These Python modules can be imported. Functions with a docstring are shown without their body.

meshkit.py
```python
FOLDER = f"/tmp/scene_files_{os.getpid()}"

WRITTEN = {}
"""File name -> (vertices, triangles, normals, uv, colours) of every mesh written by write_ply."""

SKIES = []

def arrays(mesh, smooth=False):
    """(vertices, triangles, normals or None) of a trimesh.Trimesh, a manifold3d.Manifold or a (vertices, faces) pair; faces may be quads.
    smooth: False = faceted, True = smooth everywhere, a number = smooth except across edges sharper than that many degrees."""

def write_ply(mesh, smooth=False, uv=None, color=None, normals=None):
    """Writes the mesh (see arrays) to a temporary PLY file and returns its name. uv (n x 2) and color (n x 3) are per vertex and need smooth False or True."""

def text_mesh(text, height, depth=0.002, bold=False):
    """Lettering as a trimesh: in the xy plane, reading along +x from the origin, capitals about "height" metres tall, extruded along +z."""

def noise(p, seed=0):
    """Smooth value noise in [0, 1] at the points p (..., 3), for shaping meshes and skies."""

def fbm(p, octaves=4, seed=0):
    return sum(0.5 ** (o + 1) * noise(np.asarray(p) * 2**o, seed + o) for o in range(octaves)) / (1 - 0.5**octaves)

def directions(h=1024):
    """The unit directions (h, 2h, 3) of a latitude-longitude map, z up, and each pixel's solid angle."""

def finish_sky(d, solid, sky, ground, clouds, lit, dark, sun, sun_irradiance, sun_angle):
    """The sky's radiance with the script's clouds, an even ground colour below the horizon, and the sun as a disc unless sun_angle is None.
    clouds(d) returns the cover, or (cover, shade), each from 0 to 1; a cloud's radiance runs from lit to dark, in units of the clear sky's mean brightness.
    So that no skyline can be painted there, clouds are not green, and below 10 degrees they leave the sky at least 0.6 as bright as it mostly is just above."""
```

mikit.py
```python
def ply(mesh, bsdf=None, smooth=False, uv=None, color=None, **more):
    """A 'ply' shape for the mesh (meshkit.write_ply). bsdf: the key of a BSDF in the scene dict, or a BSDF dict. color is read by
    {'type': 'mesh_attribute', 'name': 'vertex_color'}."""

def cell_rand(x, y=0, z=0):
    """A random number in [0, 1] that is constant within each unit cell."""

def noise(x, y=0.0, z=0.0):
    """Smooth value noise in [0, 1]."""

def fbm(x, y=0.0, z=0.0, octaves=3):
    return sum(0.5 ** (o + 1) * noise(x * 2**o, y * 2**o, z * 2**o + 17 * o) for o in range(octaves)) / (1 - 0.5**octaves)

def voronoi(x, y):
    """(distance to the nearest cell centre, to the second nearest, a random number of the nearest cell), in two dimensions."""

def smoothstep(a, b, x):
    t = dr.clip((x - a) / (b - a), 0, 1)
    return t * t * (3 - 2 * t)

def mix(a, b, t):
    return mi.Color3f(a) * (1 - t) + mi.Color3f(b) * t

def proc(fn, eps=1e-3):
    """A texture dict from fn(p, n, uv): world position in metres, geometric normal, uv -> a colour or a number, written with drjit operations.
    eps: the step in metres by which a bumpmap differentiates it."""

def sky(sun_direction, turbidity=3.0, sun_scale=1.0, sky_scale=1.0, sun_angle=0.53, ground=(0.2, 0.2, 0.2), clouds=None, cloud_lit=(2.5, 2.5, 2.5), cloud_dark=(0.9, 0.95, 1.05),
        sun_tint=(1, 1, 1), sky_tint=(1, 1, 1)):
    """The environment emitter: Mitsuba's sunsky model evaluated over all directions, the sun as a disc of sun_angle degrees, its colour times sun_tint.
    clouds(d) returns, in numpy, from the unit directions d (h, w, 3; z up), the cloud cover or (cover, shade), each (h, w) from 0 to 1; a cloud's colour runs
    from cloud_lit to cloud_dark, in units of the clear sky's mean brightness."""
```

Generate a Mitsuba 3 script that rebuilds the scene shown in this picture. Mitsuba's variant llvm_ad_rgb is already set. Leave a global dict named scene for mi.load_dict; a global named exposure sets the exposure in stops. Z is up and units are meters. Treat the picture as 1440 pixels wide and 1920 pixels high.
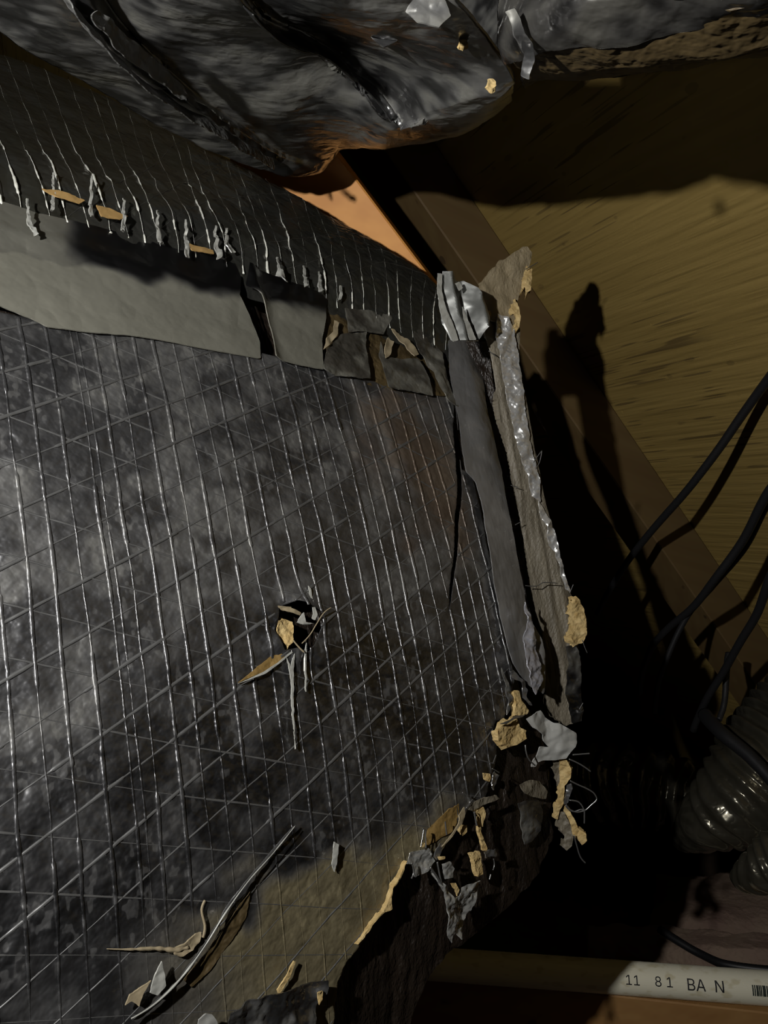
import math, random
import numpy as np, trimesh, mitsuba as mi, drjit as dr
import mikit, meshkit
from mikit import proc, noise, fbm, smoothstep, mix, voronoi, cell_rand
from scipy.spatial import Delaunay
from scipy.interpolate import CubicSpline, PchipInterpolator, RBFInterpolator
from shapely.geometry import Polygon, Point
import shapely

T = mi.ScalarTransform4f
rng = np.random.default_rng(7)
# ------------------------------------------------------------------ camera, light, exposure
F, CZ = 1442.0, 1.12                       # focal length in pixels of the 1440 x 1920 frame, eye height above the attic floor
scene, labels = {}, {}
scene['camera'] = {'type': 'perspective', 'fov': math.degrees(2*math.atan(720/F)), 'fov_axis': 'x', 'near_clip': 0.02, 'far_clip': 50,
                   'to_world': T().look_at(origin=[0, 0, CZ], target=[0, 1, CZ], up=[0, 0, 1])}
exposure = 0.0
LAMP = np.array([-0.30, 0.0, CZ + 0.16])   # the flashlight, held up left of the camera
LAMP_AIM = np.array([0.12, 1.0, CZ - 0.10])
LAMP_RADIANCE = (12500, 12300, 11900)

# ------------------------------------------------------------------ helpers
def at(x, y, Y):
    x, y, Y = np.broadcast_arrays(np.asarray(x, float), np.asarray(y, float), np.asarray(Y, float))
    return np.stack([(x-720)/F*Y, Y, CZ-(y-960)/F*Y], -1)

def obj(key, mesh, bsdf, smooth=40, **kw):
    if key in scene:
        k = 1
        while f'{key}_{k:03d}' in scene: k += 1
        key = f'{key}_{k:03d}'
    scene[key] = mikit.ply(mesh, bsdf, smooth, **kw)
    return key

def tag(key, label=None, cat=None, group=None, kind=None):
    d = {}
    for k, v in (('label', label), ('category', cat), ('group', group), ('kind', kind)):
        if v: d[k] = v
    labels[key] = d

def unit(v):
    v = np.asarray(v, float); return v/np.maximum(np.linalg.norm(v, axis=-1, keepdims=True), 1e-12)

def spl(pts, n):
    """smooth curve through points (any dimension)"""
    p = np.asarray(pts, float)
    if len(p) == 2: return p[0] + np.linspace(0, 1, n)[:, None]*(p[1]-p[0])
    s = np.concatenate([[0], np.cumsum(np.linalg.norm(np.diff(p, axis=0), axis=1))])
    return PchipInterpolator(s, p)(np.linspace(0, s[-1], n))

def tube(pts, r, sides=6, cap=True, flat=None):
    """tube along the points; flat = (normal directions, factor) squashes it along a surface normal"""
    p = np.asarray(pts, float); n = len(p); r = np.broadcast_to(r, (n,))
    t = unit(np.gradient(p, axis=0))
    a = np.zeros_like(p)
    if flat is not None:
        b = unit(flat[0] - (flat[0]*t).sum(1, keepdims=True)*t); a = np.cross(t, b); fb = flat[1]
    else:
        a[0] = unit(np.cross(t[0], [0.3, 0.2, 1.0] if abs(t[0, 2]) < .9 else [1, 0.1, 0]))
        for i in range(1, n):
            a[i] = unit(a[i-1]-(a[i-1]@t[i])*t[i])
        b = np.cross(t, a); fb = 1.0
    ang = np.arange(sides)*2*np.pi/sides
    v = p[:, None] + r[:, None, None]*(np.cos(ang)[None, :, None]*a[:, None] + fb*np.sin(ang)[None, :, None]*b[:, None])
    v = v.reshape(-1, 3)
    i, j = np.meshgrid(np.arange(n-1), np.arange(sides), indexing='ij'); i, j = i.ravel(), j.ravel()
    q = np.stack([i*sides+j, i*sides+(j+1) % sides, (i+1)*sides+(j+1) % sides, (i+1)*sides+j], 1)
    f = np.vstack([q[:, [0, 1, 2]], q[:, [0, 2, 3]]])
    if cap:
        v = np.vstack([v, p[:1], p[-1:]]); k = np.arange(sides)
        f = np.vstack([f, np.stack([(k+1) % sides, k, k*0+n*sides], 1), np.stack([(n-1)*sides+k, (n-1)*sides+(k+1) % sides, k*0+n*sides+1], 1)])
    return trimesh.Trimesh(v, f, process=False)

def vnormals(v, f):
    n = np.zeros_like(v); fn = np.cross(v[f[:, 1]]-v[f[:, 0]], v[f[:, 2]]-v[f[:, 0]])
    for k in range(3): np.add.at(n, f[:, k], fn)
    return unit(n)

def ragged(poly, step, amp, seed=0, close=True):
    """densify a closed outline and jitter it like a torn edge"""
    p = np.asarray(poly, float); p = np.vstack([p, p[:1]]) if close else p
    out = []
    for a, b in zip(p[:-1], p[1:]):
        n = max(1, int(np.linalg.norm(b-a)/step)); out.append(a+(b-a)*(np.arange(n)/n)[:, None])
    if not close: out.append(p[-1:])
    q = np.vstack(out)
    if amp:
        j = np.stack([meshkit.fbm(np.c_[q/(step*2.2), q[:, :1]*0+k*31+seed], 3, seed+k)-.5 for k in (0, 1)], 1)
        q = q + 2*amp*j
    return q

def patch(outline, depth, res=5, disp=None, thick=0.001, holes=(), back_dir=None):
    """A sheet with real thickness. Its outline is traced in picture coordinates and laid on the surface that depth(x, y) gives; disp(P, x, y) raises it along its normal (metres)."""
    poly = Polygon(outline, holes).buffer(0)
    if poly.geom_type != 'Polygon': poly = max(poly.geoms, key=lambda g: g.area)
    rings = [poly.exterior, *poly.interiors]
    bd = []
    for rg in rings:
        L = rg.length; n = max(8, int(L/res)); bd.append(np.array([rg.interpolate(s).coords[0] for s in np.arange(n)*L/n]))
    x0, y0, x1, y1 = poly.bounds
    gx, gy = np.meshgrid(np.arange(x0, x1, res), np.arange(y0, y1, res*.9)); gx[1::2] += res/2
    g = np.c_[gx.ravel(), gy.ravel()]
    inner = poly.buffer(-res*.45)
    g = g[shapely.contains_xy(inner, g[:, 0], g[:, 1])] if not inner.is_empty else g[:0]
    p = np.vstack([*bd, g]); tri = Delaunay(p).simplices
    c = p[tri].mean(1); tri = tri[shapely.contains_xy(poly, c[:, 0], c[:, 1])]
    V = at(p[:, 0], p[:, 1], depth(p[:, 0], p[:, 1]))
    N = vnormals(V, tri)
    eye = np.array([0, 0, CZ]); flip = ((eye-V)*N).sum(1).sum() < 0
    if flip: tri = tri[:, ::-1]; N = -N
    if disp is not None: V = V + N*np.asarray(disp(V, p[:, 0], p[:, 1]))[:, None]
    N2 = vnormals(V, tri)
    B = V - thick*(N2 if back_dir is None else -np.broadcast_to(back_dir, V.shape))
    n = len(V)
    e = np.sort(np.vstack([tri[:, [0, 1]], tri[:, [1, 2]], tri[:, [2, 0]]]), axis=1)
    ed = np.vstack([tri[:, [0, 1]], tri[:, [1, 2]], tri[:, [2, 0]]])
    _, idx, cnt = np.unique(e, axis=0, return_index=True, return_counts=True)
    rim = ed[idx[cnt == 1]]
    f = np.vstack([tri, tri[:, ::-1]+n, np.stack([rim[:, 1], rim[:, 0], rim[:, 0]+n], 1), np.stack([rim[:, 1], rim[:, 0]+n, rim[:, 1]+n], 1)])
    used = np.unique(f); m = np.full(2*n, -1); m[used] = np.arange(len(used))
    return trimesh.Trimesh(np.vstack([V, B])[used], m[f], process=False)

class Loft:
    """smooth surface through rows of (x, y, depth) control points"""
    def __init__(s, rows):
        C = np.asarray(rows, float); s.C = at(C[..., 0], C[..., 1], C[..., 2])
        s.u = np.linspace(0, 1, s.C.shape[0]); s.v = np.linspace(0, 1, s.C.shape[1])
        s.a = PchipInterpolator(s.u, s.C, axis=0)
    def grid(s, u, v):
        A = s.a(u); return PchipInterpolator(s.v, A, axis=1)(v)
    def pts(s, u, v):
        u, v = np.broadcast_arrays(np.asarray(u, float), np.asarray(v, float)); out = []
        for a, b in zip(u.ravel(), v.ravel()): out.append(PchipInterpolator(s.v, s.a(a), axis=0)(b))
        return np.array(out)

def grid_mesh(G, disp=None, thick=0.002, face=None):
    """mesh of a point grid (nu, nv, 3), displaced along the normal, with thickness"""
    nu, nv = G.shape[:2]; i, j = np.meshgrid(np.arange(nu-1), np.arange(nv-1), indexing='ij'); i, j = i.ravel(), j.ravel()
    q = np.stack([i*nv+j, (i+1)*nv+j, (i+1)*nv+j+1, i*nv+j+1], 1); tri = np.vstack([q[:, [0, 1, 2]], q[:, [0, 2, 3]]])
    V = G.reshape(-1, 3); N = vnormals(V, tri)
    ref = np.array([0, 0, CZ]) if face is None else np.asarray(face, float)
    if ((ref-V)*N).sum(1).sum() < 0: tri = tri[:, ::-1]; N = -N
    if disp is not None: V = V + N*np.asarray(disp(V))[:, None]
    B = V - thick*vnormals(V, tri); n = len(V)
    ed = np.vstack([tri[:, [0, 1]], tri[:, [1, 2]], tri[:, [2, 0]]]); _, idx, cnt = np.unique(np.sort(ed, axis=1), axis=0, return_index=True, return_counts=True)
    rim = ed[idx[cnt == 1]]
    f = np.vstack([tri, tri[:, ::-1]+n, np.stack([rim[:, 1], rim[:, 0], rim[:, 0]+n], 1), np.stack([rim[:, 1], rim[:, 0]+n, rim[:, 1]+n], 1)])
    return trimesh.Trimesh(np.vstack([V, B]), f, process=False)

def nz(P, f, seed=0, o=3): return meshkit.fbm(np.asarray(P)*f, o, seed)-.5
def crumple(P, f, seed=0):
    """folded-paper relief, about -0.5 to 0.5"""
    s = 0
    for k in range(3):
        s = s + (.55**k)*(np.abs(meshkit.noise(np.asarray(P)*f*1.9**k+7.3*k, seed+k)*2-1))
    return .5*(s/1.85-.35)+.55*facet(P, f, seed)
def facet(P, f, seed=0):
    """flat facets that meet in sharp creases, about -0.5 to 0.5"""
    P = np.asarray(P); g = np.random.default_rng(1000+seed); w = (meshkit.fbm(P*f*.35+3.1, 2, seed)-.5)*1.6; s = 0
    for k in range(6):
        d = unit(g.normal(size=3)); q = (P@d)*f*(.35+.5*g.random())+w*(.5+g.random())+g.random()
        s = s+np.abs((q % 1)*2-1)
    return (s-3)/2.4

# ------------------------------------------------------------------ frame of the big duct's face (t along the duct, h up the face)
DV = unit([1580/F, 1, 0]); NH = np.array([DV[1], -DV[0], 0.]); TAU = math.radians(19)
EV = np.array([0, 0, 1.])*math.cos(TAU)-NH*math.sin(TAU); NV = NH*math.cos(TAU)+np.array([0, 0, 1.])*math.sin(TAU)
ORG = np.array([(850-720)/F, 1, 0])*.9+np.array([0, 0, CZ])
def bulge(h): return -.26*(h+.02)**2
def face_depth(x, y, off=0.0):
    r = np.stack([(np.asarray(x, float)-720)/F, np.ones_like(np.asarray(x, float)), -(np.asarray(y, float)-960)/F], -1)
    b = np.zeros(r.shape[:-1]); o = ORG-np.array([0, 0, CZ])
    for _ in range(8):
        Y = (o@NV+b+off)/(r@NV); h = (r*Y[..., None]-o)@EV; b = bulge(h)
    return Y
def face_th(P): d = np.asarray(P)-ORG; return d@DV, d@EV
def face_pt(t, h, off=0.0):
    t, h = np.broadcast_arrays(np.asarray(t, float), np.asarray(h, float))
    return ORG+t[..., None]*DV+h[..., None]*EV+(bulge(h)+off)[..., None]*NV
def th_of(x, y): return face_th(at(x, y, face_depth(x, y)))
def to_px(P): P = np.asarray(P); return np.stack([P[..., 0]/P[..., 1]*F+720, 960-(P[..., 2]-CZ)/P[..., 1]*F], -1)

# ------------------------------------------------------------------ materials
def two(b): return {'type': 'twosided', 'b': b}
ALBEDO_SCALE = .40                                # scales the albedos down to cut bounced light and keep the shade deep
def pr(base, rough, metal=0.0, albedo_scale=None, **k):
    g = ALBEDO_SCALE if albedo_scale is None else albedo_scale
    c = {'type': 'rgb', 'value': [v*g for v in base]} if isinstance(base, (tuple, list)) else proc(lambda p, n, uv: base(p, n, uv)*g)
    k.setdefault('specular', .35)
    return {'type': 'principled', 'base_color': c, 'roughness': rough, 'metallic': metal, **k}
def bump(b, fn, scale, eps=4e-4): return {'type': 'bumpmap', 'arbitrary': proc(fn, eps), 'scale': scale, 'b': b}

def crease(p, f):
    a = dr.abs(noise(p.x*f, p.y*f, p.z*f)*2-1); b = dr.abs(noise(p.x*f*2.1+5, p.y*f*2.1, p.z*f*2.1)*2-1)
    return a+.5*b
def foil_bump(p, n, uv): return crease(p, 55)*.6+fbm(p.x*240, p.y*240, p.z*240, 2)*.5

def face_co(p):
    q = p-mi.Point3f(*map(float, ORG)); return dr.dot(q, mi.Vector3f(*map(float, DV))), dr.dot(q, mi.Vector3f(*map(float, EV)))
def face_dust_reflection(p):
    t, h = face_co(p)
    big = fbm(t*9+3, h*9, 1.5, 3); med = fbm(t*38, h*38, 2, 3); fine = fbm(t*210, h*150, 9, 2)
    edge = -.105-1.8*dr.square(t+.25)+(big-.5)*.14+(med-.5)*.05
    zone = smoothstep(edge-.02, edge+.03, h)  # bright and dark zones: what the foil reflects, put into the dust mask
    blotch = smoothstep(.40, .62, med*.6+big*.4)
    specks = smoothstep(.60, .72, fine)*smoothstep(.45, .6, fbm(t*17, h*17, 4, 2))
    zone = dr.maximum(dr.maximum(zone, .30+.35*(med-.4)+.25*(fine-.5)), smoothstep(-.285, -.335, h+(big-.5)*.05)*smoothstep(-.33, -.40, t)*.55)
    return dr.clip(zone*(.34+.66*blotch)*(.75+.5*(fine-.5))+specks*.28, 0, 1)
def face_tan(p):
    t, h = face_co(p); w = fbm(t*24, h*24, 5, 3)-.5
    low = smoothstep(-.296, -.330, h+w*.08)*smoothstep(-.45, -.33, t+w*.08)*smoothstep(.02, -.04, t)  # tan band: stain mixed with reflected wood floor, put into the colour
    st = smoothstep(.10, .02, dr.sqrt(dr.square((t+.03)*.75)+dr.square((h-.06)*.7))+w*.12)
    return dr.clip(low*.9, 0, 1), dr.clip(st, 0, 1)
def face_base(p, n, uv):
    d = face_dust_reflection(p); low, st = face_tan(p)
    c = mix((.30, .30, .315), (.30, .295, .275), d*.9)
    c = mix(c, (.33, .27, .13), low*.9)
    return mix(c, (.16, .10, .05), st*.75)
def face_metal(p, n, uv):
    low, st = face_tan(p); return dr.clip(1-.42*face_dust_reflection(p)-.55*low-.35*st, 0, 1)
def face_rough(p, n, uv):
    return dr.clip(.24+.20*face_dust_reflection(p)+.12*fbm(p.x*30, p.y*30, p.z*30, 2), 0, 1)
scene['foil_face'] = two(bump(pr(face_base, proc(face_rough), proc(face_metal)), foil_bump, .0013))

def foil_dust(p): return smoothstep(.42, .66, fbm(p.x*16, p.y*16, p.z*16, 3)*.6+fbm(p.x*60, p.y*60, p.z*60, 2)*.4)
def foil_base(p, n, uv): return mix((.42, .42, .42), (.34, .335, .30), foil_dust(p))
def foil_metal(p, n, uv): return .95-.50*foil_dust(p)
def foil_rough(p, n, uv): return .22+.18*foil_dust(p)
scene['foil'] = two(bump(pr(foil_base, proc(foil_rough), proc(foil_metal)), foil_bump, .0016))
scene['foil_old'] = two(bump(pr(lambda p, n, uv: foil_base(p, n, uv)*1.35, proc(foil_rough), proc(foil_metal)), foil_bump, .0008))
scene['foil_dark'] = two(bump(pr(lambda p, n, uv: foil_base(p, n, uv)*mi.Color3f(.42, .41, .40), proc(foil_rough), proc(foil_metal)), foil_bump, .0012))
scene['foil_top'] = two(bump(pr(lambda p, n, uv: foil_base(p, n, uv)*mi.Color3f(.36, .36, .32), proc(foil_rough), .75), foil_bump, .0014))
scene['foil_thread'] = two(pr((.50, .50, .49), .33, .85))
scene['scrim'] = two(pr((.36, .36, .355), .38, .75))
scene['foil_bright'] = two(bump(pr((.80, .80, .80), .30, .9), foil_bump, .0014))
scene['foil_backing'] = two(pr((.50, .50, .47), .45, .15))
scene['pale_thread'] = two(pr((.95, .95, .85), .26, .45, albedo_scale=.75))
scene['pale_shred'] = two(pr((.68, .68, .62), .35, .25))
def tape_base(p, n, uv):
    t, h = face_co(p); w = fbm(p.x*22, p.y*22, p.z*22, 3)-.5
    d = dr.maximum(smoothstep(.010, -.008, h-.243+w*.05), smoothstep(-.385, -.41, t+w*.05)*.8); return mix((.17, .17, .18), (.40, .39, .32), d)  # dark upper part: reflection of the overhead duct put into the colour
def tape_metal(p, n, uv):
    t, h = face_co(p); w = fbm(p.x*22, p.y*22, p.z*22, 3)-.5
    return 1-.55*dr.maximum(smoothstep(.010, -.008, h-.243+w*.05), smoothstep(-.385, -.41, t+w*.05)*.8)
scene['tape'] = two(bump(pr(tape_base, .36, proc(tape_metal)), lambda p, n, uv: crease(p, 30)*.8+fbm(p.x*160, p.y*160, p.z*160, 2)*.3, .0014))

def ply_base(p, n, uv):
    q = p-mi.Point3f(*map(float, DECK0)); g = dr.dot(q, mi.Vector3f(*map(float, GV))); r = dr.dot(q, mi.Vector3f(*map(float, RV)))
    ww = fbm(g*2.2, r*5, 1, 2)*.06
    a = fbm(g*5, (r+ww)*75, 3, 3); band = fbm(g*1.2, (r+ww)*14, 8, 3)
    c = mix((.37, .245, .06), (.56, .39, .115), a*.6+band*.5)
    chk = smoothstep(.70, .78, fbm(g*9, r*190, 5, 2))*smoothstep(.45, .65, fbm(g*3, r*6, 2, 2))
    knot = smoothstep(.84, .88, fbm(g*22, r*40, 11, 2))
    return mix(c, (.10, .06, .02), dr.clip(chk*.6+knot*.3, 0, 1))
def wood_base(p, n, uv):
    q = p-mi.Point3f(*map(float, DECK0)); g = dr.dot(q, mi.Vector3f(*map(float, GV))); r = dr.dot(q, mi.Vector3f(*map(float, RV))); w = p.z*.7+p.y*.5
    a = fbm(r*4, g*55, w*70, 3); kn = smoothstep(.80, .84, fbm(r*17, g*26, w*26, 2))
    return mix(mix((.52, .25, .08), (.74, .42, .15), a), (.15, .07, .03), kn*.7)
def fiber_bump(p, n, uv): return fbm(p.x*170, p.y*170, p.z*45, 3)+.4*fbm(p.x*600, p.y*600, p.z*300, 2)
def kraft_base(p, n, uv):
    a = fbm(p.x*110, p.y*110, p.z*16, 3); return mix((.115, .096, .066), (.31, .27, .195), a)
scene['kraft'] = two(bump(pr(kraft_base, .62, 0.0, specular=.4), fiber_bump, .0022))
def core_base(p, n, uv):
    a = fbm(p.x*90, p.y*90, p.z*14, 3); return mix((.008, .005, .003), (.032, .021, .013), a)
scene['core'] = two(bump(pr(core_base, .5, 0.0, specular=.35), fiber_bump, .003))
def yellow_base(p, n, uv):
    a = fbm(p.x*130, p.y*130, p.z*130, 3); return mix((.48, .30, .09), (.86, .66, .32), a)
scene['fiberglass'] = two(bump(pr(yellow_base, .8, albedo_scale=.45), lambda p, n, uv: fbm(p.x*300, p.y*300, p.z*300, 3), .002))
scene['tan_paper'] = two(pr((.42, .34, .21), .7))
scene['cable_black'] = two(pr((.022, .022, .024), .45))
def pvc_base(p, n, uv): return mix((.90, .86, .68), (.74, .68, .48), smoothstep(.55, .75, fbm(p.x*50, p.y*50, p.z*80, 3)))
scene['pvc'] = two(pr(pvc_base, .35, albedo_scale=.73))
scene['ink'] = two(pr((.035, .035, .04), .6))
scene['ink_green'] = two(pr((.06, .075, .06), .6))
def pink_base(p, n, uv): return mix((.22, .13, .11), (.36, .27, .19), fbm(p.x*14, p.y*14, p.z*14, 3))
scene['pink'] = two(bump(pr(pink_base, .9, albedo_scale=.55), lambda p, n, uv: fbm(p.x*120, p.y*120, p.z*120, 3), .004))
def flex_base(p, n, uv): return mix((.16, .145, .10), (.30, .28, .22), fbm(p.x*30, p.y*30, p.z*30, 2))
scene['flex_jacket'] = two(bump(pr(flex_base, .22, .75), lambda p, n, uv: crease(p, 45), .0016))
scene['metal_black'] = two(pr((.03, .03, .03), .4, .5))
def floor_base(p, n, uv): return mix((.08, .05, .03), (.15, .10, .065), fbm(p.x*12, p.y*12, p.z*12, 3))

# ------------------------------------------------------------------ structure: roof deck and attic floor
GV = unit([-600/F, 1, 0]); PV = np.array([GV[1], -GV[0], 0.]); THR = math.radians(49)
RV = PV*math.cos(THR)-np.array([0, 0, 1.])*math.sin(THR)            # down the roof slope
DN = unit(np.cross(GV, RV))
DECK0 = at(1100, 525, 1.37)
if (np.array([0, 0, CZ])-DECK0)@DN < 0: DN = -DN                     # DN points into the attic
def deck_depth(x, y, off=0.0):
    r = np.stack([(np.asarray(x, float)-720)/F, np.ones_like(np.asarray(x, float)), -(np.asarray(y, float)-960)/F], -1); o = DECK0-np.array([0, 0, CZ])
    return (o@DN+off)/(r@DN)
scene['plywood'] = two(bump(pr(ply_base, .75), lambda p, n, uv: fbm(dr.dot(p, mi.Vector3f(*map(float, GV)))*6, dr.dot(p, mi.Vector3f(*map(float, RV)))*120, 1, 3), .003))
scene['wood'] = two(pr(wood_base, .6))
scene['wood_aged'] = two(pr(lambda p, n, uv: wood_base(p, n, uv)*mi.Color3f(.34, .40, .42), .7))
scene['attic_floor'] = two(pr(floor_base, .9))
def box_on(c0, ax, L, wx, W, nx, Hh):
    """box: from c0 along ax by L, along wx by W, along nx by Hh, with eased edges"""
    ax, wx, nx = map(unit, (ax, wx, nx)); b = .0025
    import manifold3d as m3
    pts = []
    for i in (b, L-b):
        for j in (b, W-b):
            for k in (b, Hh-b):
                for s in ((b, 0, 0), (0, b, 0), (0, 0, b)):
                    for sg in (-1, 1): pts.append(c0+ax*(i+sg*s[0])+wx*(j+sg*s[1])+nx*(k+sg*s[2]))
    return trimesh.Trimesh(np.array(pts)).convex_hull
# the deck slopes down to the right and stops at the eaves near the floor
s_eave = (DECK0[2]-0.0)/math.sin(THR)
deck = box_on(DECK0-GV*1.6-RV*2.2, GV, 5.0, RV, 2.2+s_eave, -DN, .012)
obj('ceiling', deck, 'plywood', False); tag('ceiling', 'olive brown plywood roof deck with streaky grain sloping down to the right', kind='structure')
fl = trimesh.creation.box([6, 5.5, .02]); fl.apply_translation([0.6, 2.0, -.01])
obj('floor', fl, 'attic_floor', False); tag('floor', 'dark attic floor below the pipe and insulation', kind='structure')

# ------------------------------------------------------------------ flashlight (lights the scene; stands outside the frame)
aim = unit(LAMP_AIM-LAMP)
def basis(a):
    x = unit(np.cross([0, 0, 1.], a)); return x, np.cross(a, x)
bx_, by_ = basis(aim)
ang = np.arange(40)*2*np.pi/40
ringv = LAMP+.010*(np.cos(ang)[:, None]*bx_+np.sin(ang)[:, None]*by_)
lens = trimesh.Trimesh(np.vstack([ringv, LAMP[None]]), np.stack([np.arange(40), (np.arange(40)+1) % 40, np.full(40, 40)], 1), process=False)
if lens.face_normals[0]@aim < 0: lens.invert()
scene['flashlight__lens'] = mikit.ply(lens, 'metal_black', False, emitter={'type': 'area', 'radiance': {'type': 'rgb', 'value': list(LAMP_RADIANCE)}})
prof = [(-.002, .0135), (-.004, .0145), (-.03, .0145), (-.04, .011), (-.11, .011), (-.115, .009)]
bp = np.array([LAMP+aim*a for a, _ in prof]); obj('flashlight__body', tube(bp, np.array([r for _, r in prof]), 20), 'metal_black')
tag('flashlight', 'small black flashlight with a lit lens held left of the camera', 'flashlight')

# ------------------------------------------------------------------ rafter and brace
def from_px_on(x, y, depth): return at(x, y, depth)
ra = at(1000, 540, deck_depth(np.array(1000.), np.array(540.)))
W_R = .105
rc = ra-RV*1.2+DN*.001
wdir = unit(-GV*1.0)                                                # across the deck towards the camera's right
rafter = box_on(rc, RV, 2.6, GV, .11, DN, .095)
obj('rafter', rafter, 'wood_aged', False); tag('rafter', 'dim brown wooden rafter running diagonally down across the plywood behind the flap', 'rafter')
# brace: edge line (630,285)-(770,470) on its right; it runs down behind the big duct
bd = RV
bA = at(600, 245, 1.15); bB = at(826, 545, 1.22)
bax = unit(bB-bA); bw = unit(np.cross(bax, unit(LAMP-bA))); bw = bw if bw[0] < 0 else -bw
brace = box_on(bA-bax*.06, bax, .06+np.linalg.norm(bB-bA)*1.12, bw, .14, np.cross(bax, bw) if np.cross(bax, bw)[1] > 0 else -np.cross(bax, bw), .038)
scene['wood_fresh'] = two(pr(lambda p, n, uv: dr.minimum(wood_base(p, n, uv)*mi.Color3f(1.25, 1.05, .75), mi.Color3f(.92)), .55, albedo_scale=.73))
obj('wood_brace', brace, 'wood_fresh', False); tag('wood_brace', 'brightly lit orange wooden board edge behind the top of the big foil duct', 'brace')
# ------------------------------------------------------------------ overhead duct
OH = [
 [(-330, -190, .46), (60, -190, .42), (110, -195, .45), (270, -200, .40), (330, -210, .39), (365, -210, .405), (560, -220, .38), (760, -220, .42)],
 [(0, 62, .60), (178, 20, .54), (206, 12, .57), (330, 5, .52), (446, 0, .495), (476, 0, .515), (640, -5, .47), (835, -15, .46)],
 [(200, 178, .74), (325, 165, .67), (350, 160, .70), (450, 125, .64), (565, 78, .60), (598, 75, .62), (730, 70, .54), (905, 60, .51)],
 [(355, 265, .85), (430, 236, .78), (455, 232, .812), (560, 205, .73), (655, 150, .68), (685, 148, .695), (790, 145, .62), (945, 120, .54)],
 [(500, 322, .97), (526, 296, .93), (550, 292, .95), (612, 258, .86), (720, 226, .71), (745, 224, .715), (850, 205, .635), (962, 150, .56)],
 [(560, 332, 1.04), (598, 326, 1.04), (622, 300, 1.02), (640, 268, .90), (725, 249, .74), (752, 244, .72), (868, 219, .65), (966, 160, .57)],
 [(560, 290, 1.11), (600, 290, 1.11), (625, 270, 1.09), (645, 240, 1.04), (725, 225, .95), (750, 222, .94), (860, 195, .88), (955, 130, .80)],
 [(470, -250, .95), (560, -270, .95), (640, -280, .95), (700, -290, .95), (800, -300, .95), (820, -300, .95), (900, -320, .9), (990, -330, .85)]]
oh = Loft(OH)
uu = np.concatenate([np.linspace(0, 5/7, 260), np.linspace(5/7, 1, 70)[1:]]); vv = np.linspace(0, 1, 330)
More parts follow.
